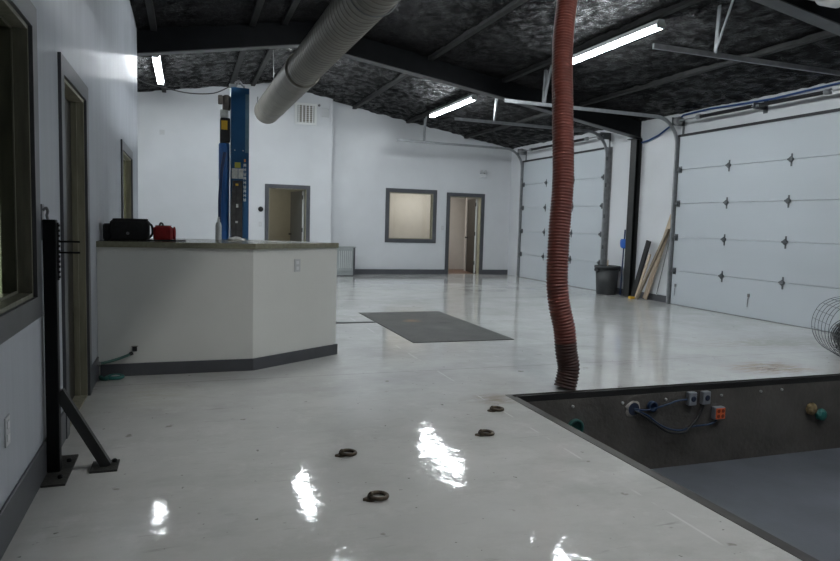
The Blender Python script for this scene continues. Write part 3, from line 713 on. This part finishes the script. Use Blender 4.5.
tag(obj('power_cable', MB().tube(spl([(-.676, 11.0, 3.36), (-.55, 10.97, 3.30), (-.26, 10.9, 3.235), (.07, 10.75, 3.17), (.40, 10.6, 3.175), (.62, 10.47, 3.27)], 8), .009, 6), 'cable_g'), 'thin grey cable strung from the office wall end to the blue lift', 'cable')

# ------------------------------------------------------------------ far wall fittings
r = thing('air_vent', 'square white louvred air vent high on the far wall by the duct', 'vent', (2.76, YBL, 3.68))
g = MB(); frame_y(g, YBL-.001, 2.535, 2.955, 3.70, 4.10, .055, .02); obj('vent_frame', g, 'grille', r)
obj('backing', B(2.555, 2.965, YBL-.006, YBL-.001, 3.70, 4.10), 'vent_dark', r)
g = MB()
for k in range(5): g.box(2.568+k*.084, 2.596+k*.084, YBL-.018, YBL-.0065, 3.70, 4.10)
for k in range(8): g.box(2.555, 2.965, YBL-.016, YBL-.0065, 3.72+k*.048, 3.728+k*.048)
obj('slat', g, 'grille', r)
r = thing('alarm_box', 'small pale box with a sensor to the right of the air vent', 'alarm box', (3.2, YBL, 3.85))
obj('box_body', B(3.13, 3.30, YBL-.06, YBL-.001, 3.84, 4.06, bev=.008), 'plate', r)
obj('sensor', MB().lathe([(.03, 0), (.03, -.03), (.015, -.045)], (3.07, YBL-.001, 4.13), 'y', 14), 'galv_dull', r)
r = thing('emergency_light', 'small white emergency light above the far right doorway', 'emergency light', (7.55, YBR, 2.6))
obj('lamp_box', B(7.485, 7.665, YBR-.07, YBR, 2.62, 2.72, bev=.01), 'white', r)
for x in (7.52, 7.63): obj('lamp_head', MB().lathe([(.025, 0), (.04, -.03), (.04, -.05), (.025, -.052)], (x, YBR-.04, 2.78), 'y', 16), 'plate', r)
g = MB(); g.box(7.505, 7.535, YBR-.035, YBR-.015, 2.715, 2.75); g.box(7.615, 7.645, YBR-.035, YBR-.015, 2.715, 2.75); obj('bracket', g, 'galv_dull', r)
r = thing('metal_cabinet', 'low grey metal cabinet against the far wall right of the counter', 'cabinet', (3.75, 16.45, 0))
obj('cabinet_body', B(3.5, 3.95, 16.2, 16.53, .02, .70), 'cabinet', r)
obj('cabinet_top', B(3.48, 3.97, 16.18, 16.53, .70, .725), 'cabinet', r)
d = obj('cabinet_door', B(3.52, 3.90, 16.183, 16.199, .12, .68), 'cabinet', r)
g = MB()
for k in range(7): g.box(3.55+k*.048, 3.565+k*.048, 16.176, 16.1825, .2, .62)
obj('louvre', g, 'plate', d); obj('edge_post', B(3.905, 3.95, 16.18, 16.199, .02, .70), 'trim', r)
obj('toe_kick', B(3.5, 3.95, 16.22, 16.5, 0, .02), 'trim', r)

# ------------------------------------------------------------------ floor plate, channel cover, lifting rings
r = thing('floor_plate', 'dark dirty steel plate lying on the white floor', 'floor plate', (3.03, 8.3, 0))
obj('plate_sheet', B(2.41, 3.665, 7.05, 9.56, .0005, .008), 'mat_rub', r)
def add_stain(m, spots):
    nt = m.node_tree; N = nt.nodes; L = nt.links; b = N['Principled BSDF']
    src = b.inputs['Base Color'].links[0].from_socket; tc = N.new('ShaderNodeTexCoord')
    n = N.new('ShaderNodeTexNoise'); n.inputs['Scale'].default_value = 5; n.inputs['Detail'].default_value = 5; L.new(tc.outputs['Object'], n.inputs['Vector'])
    for (x, y, rx, ry, col, amt) in spots:
        mp = N.new('ShaderNodeMapping'); mp.inputs['Location'].default_value = (-x/rx, -y/ry, 0); mp.inputs['Scale'].default_value = (1/rx, 1/ry, 0)
        L.new(tc.outputs['Object'], mp.inputs['Vector'])
        ln = N.new('ShaderNodeVectorMath'); ln.operation = 'LENGTH'; L.new(mp.outputs[0], ln.inputs[0])
        ml = N.new('ShaderNodeMath'); ml.operation = 'MULTIPLY_ADD'; L.new(n.outputs['Fac'], ml.inputs[0]); ml.inputs[1].default_value = .9; L.new(ln.outputs['Value'], ml.inputs[2])
        rp = N.new('ShaderNodeValToRGB'); e = rp.color_ramp.elements; e[0].position = .55; e[1].position = 1.25 if False else 1.; e[0].color = (amt, amt, amt, 1); e[1].color = (0, 0, 0, 1)
        L.new(ml.outputs[0], rp.inputs['Fac'])
        mx = N.new('ShaderNodeMix'); mx.data_type = 'RGBA'; L.new(rp.outputs['Color'], mx.inputs['Factor']); L.new(src, mx.inputs[6]); mx.inputs[7].default_value = (*col, 1)
        src = mx.outputs[2]
    L.new(src, b.inputs['Base Color'])
add_stain(M['mat_rub'], [(-.10, .35, .28, .30, (.16, .085, .04), .9), (.27, .12, .22, .22, (.010, .010, .010), .9), (.1, -.3, .3, .5, (.075, .072, .066), .6)])
tag(obj('channel_cover', B(1.0, 2.40, 8.61, 8.70, .0005, .006), 'charcoal'), 'narrow dark channel strip in the floor between counter and steel plate', 'channel cover')
def ring(x, y, label, rot):
    r = thing('tie_down_ring', label, 'tie-down ring', (x, y, 0), 'steel tie-down rings set in the floor')
    cr, sr = math.cos(rot), math.sin(rot)
    obj('ring', MB().torus((x+.018*cr, y+.018*sr, .0135), .043, .0105, (.03, .02, 1), 26, 8), 'rust', r)
    g = MB(); g.lathe([(.030, 0), (.030, .005), (.022, .007)], (x-.025*cr, y-.025*sr, .0005), 'z', 16); obj('anchor_plate', g, 'rust', r)
    g = MB(); g.tube(spl([(x-.03*cr-.014*sr, y-.03*sr+.014*cr, .004), (x-.02*cr-.008*sr, y-.02*sr+.008*cr, .030), (x-.02*cr+.008*sr, y-.02*sr-.008*cr, .030), (x-.03*cr+.014*sr, y-.03*sr-.014*cr, .004)], 5), .0065, 8); obj('staple', g, 'rust', r)
    g = MB(); g.lathe([(.010, 0), (.010, .010), (.005, .012)], (x-.052*cr, y-.052*sr, .0005), 'z', 8); obj('anchor_bolt', g, 'rust', r)
ring(.865, 3.045, 'tie-down ring nearest the viewer on the white floor', .1)
ring(.862, 3.682, 'left tie-down ring, second from the viewer', .15)
ring(1.80, 3.827, 'tie-down ring third from the viewer, level with the bright floor glare', 0)
ring(2.115, 4.325, 'farthest tie-down ring, close to the pit corner', .1)

# ------------------------------------------------------------------ pit edge and fittings
g = MB(); g.box(PX0-.08, PX0-.035, PY0, PY1+.05, -.02, .003); g.box(PX0-.03, PX0+.002, PY0, PY1, -.055, -.006); g.box(PX0-.035, PX0-.03, PY0, PY1, -.055, -.02)
struct('trim_1', g, 'rim', 'worn steel angle along the left edge of the pit', 'pit edging')
g = MB(); g.box(PX0-.035, PX1+.06, PY1+.03, PY1+.05, -.02, .003); struct('trim_2', g, 'rim', 'thin steel lip along the far edge of the pit', 'pit edging')
g = MB(); g.box(PX0, PX1, PY1+.004, PY1+.03, -.075, -.004); struct('trim_3', g, 'rim_b', 'narrow black strip under the far edge of the pit', 'pit edging')  # black strip between the thin lip and the pit wall
YW = PY1
def hole(x, z, rr, label):
    r = thing('wall_hole', label, 'wall hole', (x, YW, z))
    random.seed(int(x*100)); pts = []
    n = 18
    o = [(x+(rr*1.35+random.uniform(-.012, .018))*math.cos(2*PI*k/n), z+(rr*1.35+random.uniform(-.012, .02))*math.sin(2*PI*k/n)) for k in range(n)]
    i = [(x+rr*math.cos(2*PI*k/n), z+rr*math.sin(2*PI*k/n)) for k in range(n)]
    gg = MB(); v = [(a, YW-.004, b) for a, b in o]+[(a, YW-.010, b) for a, b in i]
    gg.add(v, [(k, (k+1) % n, n+(k+1) % n, n+k) for k in range(n)]); gg.add([(a, YW-.0008, b) for a, b in o]+[(a, YW-.004, b) for a, b in o], [(k, (k+1) % n, n+(k+1) % n, n+k) for k in range(n)])
    obj('broken_edge', gg, 'broken', r)
    obj('hole_mouth', MB().prism(i, 'y', YW-.0095, YW-.0008), 'knock', r)
hole(3.575, -.175, .055, 'broken hole in the pit wall with wires coming out')
r = thing('pipe_stub', 'blue pipe end in the pit wall right of the broken hole', 'pipe', (3.75, YW, -.155))
g = MB(); g.lathe([(.028, 0), (.045, 0), (.045, -.035), (.028, -.035), (.028, -.008)], (3.755, YW-.001, -.16), 'y', 20); obj('pipe_rim', g, 'wire_b', r)
obj('pipe_mouth', MB().lathe([(.028, 0), (.028, -.006)], (3.755, YW-.001, -.16), 'y', 16), 'knock', r)
def jbox(x, z, label):
    r = thing('switch_box', label, 'electrical box', (x, YW, z), 'grey electrical boxes on the pit wall')
    obj('box_body', B(x-.042, x+.042, YW-.05, YW-.001, z-.058, z+.058, bev=.006), 'box', r)
    obj('knob', MB().lathe([(.026, 0), (.026, -.003), (.018, -.004)], (x+.004, YW-.0505, z+.002), 'y', 18), 'knock', r)
jbox(4.155, -.115, 'grey electrical box on the pit wall, left of the pair'); jbox(4.305, -.115, 'grey electrical box on the pit wall, right of the pair')
r = thing('orange_outlet', 'orange four-way outlet in a grey box on the pit wall', 'outlet', (4.455, YW, -.26))
obj('box_body', B(4.40, 4.51, YW-.055, YW-.001, -.315, -.205, bev=.005), 'box', r)
fa = obj('outlet_face', B(4.407, 4.503, YW-.060, YW-.0555, -.308, -.212), 'outlet_o', r)
for sx in (-1, 1):
    for sz in (-1, 1): obj('socket', MB().lathe([(.017, 0), (.017, -.003)], (4.455+sx*.023, YW-.0605, -.26+sz*.023), 'y', 14), 'slot', fa)
def cable(name, label, pts, rr, m): return tag(obj(name, MB().tube(spl(pts, 8), rr, 8), m), label, 'cable')
yw = YW-.03
cable('wire', 'blue wire from the broken hole to the left electrical box', [(3.575, YW-.012, -.17), (3.66, yw, -.185), (3.78, yw, -.175), (3.92, yw, -.145), (4.0, yw, -.125), (4.105, yw, -.12)], .008, 'wire_b')
cable('wire', 'thick blue and black wire sagging to the orange outlet', [(3.575, YW-.012, -.18), (3.63, yw, -.20), (3.72, yw, -.245), (3.82, yw, -.315), (3.93, yw-.01, -.365), (4.06, yw-.01, -.385), (4.18, yw, -.365), (4.33, yw, -.36), (4.40, yw, -.35), (4.45, yw, -.316)], .008, 'wire_b')
cable('wire', 'black wire looping up to the right electrical box', [(3.58, YW-.014, -.19), (3.65, yw-.022, -.23), (3.76, yw-.022, -.30), (3.90, yw-.032, -.382), (4.06, yw-.032, -.40), (4.15, yw-.01, -.36), (4.24, yw, -.28), (4.29, yw, -.175)], .011, 'wire_k')
def plug(x, z, rr, m, label, name):
    r = thing(name, label, 'pipe plug', (x, YW, z))
    random.seed(int(x*1000)); pr = [(rr*.95, 0), (rr*1.05, -.015), (rr*.98, -.035), (rr*.7, -.05), (rr*.3, -.056)]
    g = MB(); rings = []
    for a, t in pr:
        rings.append([(x+a*(1+random.uniform(-.14, .14))*math.cos(2*PI*k/16), YW-.001+t, z+a*(1+random.uniform(-.14, .14))*math.sin(2*PI*k/16)) for k in range(16)])
    g.loft(rings); obj('plug_body', g, m, r)
plug(5.57, -.30, .056, 'foam_y', 'tan foam plug in the pit wall beside the teal one', 'foam_plug')
plug(5.70, -.365, .056, 'teal', 'teal plug in the pit wall beside the tan foam', 'teal_plug')
r = thing('pipe_stub', 'green pipe end low in the pit wall by the near left corner', 'pipe', (3.0, YW, -.3))
obj('pipe_rim', MB().lathe([(.05, 0), (.072, 0), (.072, -.03), (.05, -.03), (.05, -.008)], (3.01, YW-.001, -.29), 'y', 20), 'teal_d', r)
obj('pipe_mouth', MB().lathe([(.05, 0), (.05, -.006)], (3.01, YW-.001, -.29), 'y', 16), 'knock', r)
for x, z in ((2.98, -.115), (3.46, -.115), (3.90, -.112), (4.50, -.11), (4.95, -.10), (5.2, -.098)): obj('anchor_bolt', MB().lathe([(.012, 0), (.012, -.012), (.006, -.016)], (x, YW-.001, z), 'y', 10), 'bolt', pit_wall)

# ------------------------------------------------------------------ roll of wire mesh
r = thing('wire_mesh_roll', 'loose roll of wire mesh lying on the floor by the pit at right', 'wire mesh roll', (6.8, 5.25, 0))
def spiral(t):  # t in turns from the outside
    if t < 1.25: R = .345-.14*max(0, t-.35)/.9
    else: R = .205-.023*(t-1.25)
    return R
AX = Vector((.585, .81, 0)).normalized(); SIDE = Vector((AX.y, -AX.x, 0))
c0 = Vector((6.60, 4.96, 0))
def sp(t, along):
    R = spiral(t); a = -PI/2-2*PI*t; zc = .345 if t < .35 else .345-.14*min(1, (t-.35)/.9)
    return c0+AX*along+SIDE*(R*math.cos(a)+.05*min(1, t))+Vector((0, 0, zc+.006+R*math.sin(a)))
turns = 6.2; g = MB(); g2 = MB()
n = int(turns*40)
for k in range(6):
    al = k*.13
    pts = [sp(turns*i/n, al) for i in range(n+1)]
    m = int(1.3*40)
    g.tube(pts[:m+1], .0027, 4); g2.tube(pts[m:], .0048, 4)
for k in range(int(turns*22)):
    t = k/22
    (g if t < 1.3 else g2).tube([sp(t, 0), sp(t, .65)], .0024 if t < 1.3 else .0042, 4)
obj('loose_mesh', g, 'wire', r); obj('tight_mesh', g2, 'wire', r)

# ------------------------------------------------------------------ bin, broom, leaning boards
r = thing('waste_bin', 'dark grey round waste bin by the steel column', 'bin', (8.17, 11.74, 0))
bx, by = 8.17, 11.74
obj('bin_body', MB().lathe([(.185, .0), (.20, .01), (.235, .55), (.222, .55), (.19, .03)], (bx, by, 0), 'z', 32), 'rubber', r)
obj('bin_rim', MB().lathe([(.235, .53), (.26, .535), (.26, .585), (.23, .59), (.23, .53)], (bx, by, 0), 'z', 32), 'rubber', r)
for s in (-1, 1): obj('bin_handle', B(bx+s*.252-.02, bx+s*.252+.02, by-.07, by+.07, .47, .53, bev=.01), 'rubber', r)
tag(obj('paint_stick', MB().bar((8.16, 11.72, .545), (8.175, 11.735, .70), .03, .008), 'wood'), 'short wooden stick poking out of the dark bin', 'stick')
obj('rubbish_bag', MB().lathe([(.18, .15), (.214, .48), (.17, .53), (.06, .50)], (bx, by, 0), 'z', 24), 'black', r)
r = thing('push_broom', 'blue-headed broom leaning upside down between bin and column', 'broom', (8.36, 11.57, 0))
obj('broom_handle', MB().tube([(8.37, 11.545, .0), (8.41, 11.545, 1.33)], .013, 10), 'blue_dk', r)
g = MB(); rings = []
for z, w, t in ((.95, .03, .02), (.975, .075, .028), (1.05, .09, .03), (1.12, .085, .028), (1.14, .06, .02)):
    rings.append([(8.40+t*math.cos(a), 11.545+1.45*w*math.sin(a), z) for a in (2*PI*k/16 for k in range(16))])
g.loft(rings, True, True); obj('broom_head', g, 'blue_pl', r)
tag(obj('black_board', MB().bar((8.22, 10.93, .02), (8.345, 10.70, 1.13), .11, .035, up=(1, 0, 0)), 'black'), 'narrow black board leaning on the right wall next to the column', 'board')
tag(obj('wooden_plank', MB().bar((8.34, 10.72, .02), (8.40, 10.14, 1.62), .10, .03, up=(1, 0, 0)), 'wood'), 'long pale plank leaning towards the overhead door track', 'plank')
tag(obj('wooden_plank', MB().bar((8.17, 10.74, .02), (8.33, 10.15, 1.36), .05, .04, up=(1, 0, 0)), 'wood_d'), 'thinner weathered plank leaning in front of the pale plank', 'plank')
tag(obj('wooden_offcut', MB().bar((8.22, 10.84, .02), (8.31, 10.60, .88), .055, .022, up=(1, 0, 0)), 'wood'), 'short pale offcut leaning beside the black board', 'offcut')
tag(obj('thin_rod', MB().tube([(8.345, 10.40, .13), (8.345, 10.11, 1.20)], .010, 8), 'galv_dull'), 'thin grey rod leaning against the overhead door track', 'rod')
tag(obj('wood_block', B(8.12, 8.22, 10.86, 10.94, .0005, .045, bev=.004), 'yellow'), 'small yellowish block on the floor at the foot of the boards', 'block')

# ------------------------------------------------------------------ black post with brace by the left wall
r = thing('steel_post', 'black square steel post with angled brace bolted to the floor by the left wall', 'post', (-.60, 3.80, 0)); post = r
obj('upright', B(-.650, -.590, 3.775, 3.835, .01, 1.305, bev=.004), 'black_steel', r)
obj('base_plate', MB().box(-.649, -.540, 3.60, 4.04, .0005, .011), 'mat_rub', r)
[obj('anchor_bolt', MB().lathe([(.013, 0), (.013, .012), (.007, .016)], (x, y, .011), 'z', 8), 'black_steel', r) for x, y in ((-.575, 3.69), (-.57, 3.93))]
obj('brace', MB().bar((-.595, 3.815, .425), (-.375, 3.82, .01), .05, .045, up=(0, 1, 0)), 'charcoal', r)
g = MB(); g.box(-.45, -.318, 3.74, 3.90, .0005, .011); obj('foot_plate', g, 'mat_rub', r)
g = MB(); g.lathe([(.013, 0), (.013, .012), (.007, .016)], (-.342, 3.87, .011), 'z', 8); obj('foot_bolt', g, 'black_steel', r)
g = MB(); g.box(-.5895, -.581, 3.795, 3.815, 1.0, 1.29)
for k in range(11): g.box(-.581, -.576, 3.795, 3.815, 1.01+k*.026, 1.022+k*.026)
obj('toothed_strip', g, 'charcoal', r)
for z in (1.195, 1.14): obj('rod', MB().tube([(-.589, 3.80, z), (-.485, 3.80, z)], .005, 6), 'black_steel', r)
g = MB(); g.box(-.661, -.651, 3.79, 3.84, 1.2, 1.38); g.tube(spl([(-.65, 3.80, 1.35), (-.635, 3.80, 1.362), (-.628, 3.80, 1.345), (-.632, 3.80, 1.325), (-.628, 3.80, 1.305)], 6), .007, 8); obj('top_latch', g, 'galv_dull', r)
post.location.x -= .022

# ------------------------------------------------------------------ green hose and teal roll by the counter foot
r = thing('drain_hose', 'short grey green hose from the left wall into the counter face', 'hose', (-.55, 5.99, .15))
obj('hose_body', MB().tube(spl([(-.660, 5.86, .145), (-.60, 5.92, .145), (-.52, 5.965, .16), (-.46, 5.99, .178), (-.425, 6.002, .193)], 8), .012, 10), 'green_hose', r)
obj('hose_nozzle', MB().tube([(-.44, 5.997, .187), (-.418, 6.006, .196)], .016, 10), 'black', r)
obj('wall_fitting', MB().lathe([(.018, 0), (.018, .03), (.014, .035)], (-.679, 5.86, .145), 'x', 12), 'galv_dull', r)
r = thing('cable_hole', 'small broken black socket above the green hose on the counter face', 'socket', (-.40, 6.03, .22))
obj('socket_box', B(-.423, -.385, 6.018, 6.0295, .205, .245, bev=.003), 'black', r)
obj('torn_edge', B(-.428, -.378, 6.024, 6.0296, .243, .251), 'broken', r)
r = thing('tape_roll', 'small flattened teal and white roll on the floor at the counter foot', 'tape roll', (-.585, 5.93, 0))
g = MB(); pts = [(-.545+.055*math.cos(a), 5.93+.05*math.sin(a), .017) for a in (2*PI*k/24 for k in range(24))]; g.tube(pts, .016, 8, closed=True); obj('teal_band', g, 'teal', r)
obj('white_core', MB().lathe([(.036, .002), (.036, .026), (.02, .028)], (-.545, 5.93, 0), 'z', 18), 'clear', r)
tag(obj('dark_rag', MB().tube(spl([(-.655, 5.93, .018), (-.64, 5.88, .018), (-.61, 5.87, .018), (-.605, 5.92, .018)], 6), .017, 8), 'teal_d'), 'dark teal scrap on the floor behind the tape roll', 'scrap')

# ------------------------------------------------------------------ lamps in the side rooms
def lamp(name, loc, size, e, col):
    l = bpy.data.lights.new(name, 'AREA'); l.shape = 'RECTANGLE'; l.size, l.size_y = size; l.energy = e; l.color = col
    o = bpy.data.objects.new(name, l); C.objects.link(o); o.location = loc; return o
lamp('office_lamp', (1.7, YBL+1.8, 2.55), (.6, .6), 4.5, (1, .95, .82))
lamp('right_office_lamp', (6.2, YBR+.85, 2.55), (1.2, .4), 15, (1, .96, .90))
lamp('side_office_lamp', (-2.4, 8.8, 2.55), (.8, .6), 85, (1, .97, .80))

w = bpy.data.worlds.new('world'); bpy.context.scene.world = w; w.use_nodes = True
w.node_tree.nodes['Background'].inputs[0].default_value = (.5, .55, .6, 1); w.node_tree.nodes['Background'].inputs[1].default_value = .15

# ------------------------------------------------------------------ camera
yaw, pitch, roll = .336546, -.0841912, .0277778
cy, sy, cp, spt = math.cos(yaw), math.sin(yaw), math.cos(pitch), math.sin(pitch)
fwd = Vector((sy*cp, cy*cp, spt)); right = Vector((cy, -sy, 0)); up = right.cross(fwd)
r2 = right*math.cos(roll)+up*math.sin(roll); u2 = up*math.cos(roll)-right*math.sin(roll)
cam = bpy.data.cameras.new('camera'); co = bpy.data.objects.new('camera', cam); C.objects.link(co)
co.matrix_world = Matrix(((r2.x, u2.x, -fwd.x, 0), (r2.y, u2.y, -fwd.y, 0), (r2.z, u2.z, -fwd.z, 1.335), (0, 0, 0, 1)))
cam.sensor_width = 36; cam.lens = 672.5/840*36; cam.clip_start = .05
sc = bpy.context.scene; sc.camera = co
sc.view_settings.view_transform = 'Standard'; sc.view_settings.look = 'None'; sc.view_settings.gamma = 1; sc.view_settings.exposure = 1.02
sc.view_settings.use_curve_mapping = False
sc.cycles.max_bounces = 10; sc.cycles.diffuse_bounces = 5; sc.cycles.glossy_bounces = 4; sc.cycles.transmission_bounces = 6
sc.cycles.sample_clamp_indirect = 6; sc.cycles.caustics_reflective = False; sc.cycles.caustics_refractive = False
sc.cycles.use_denoising = True
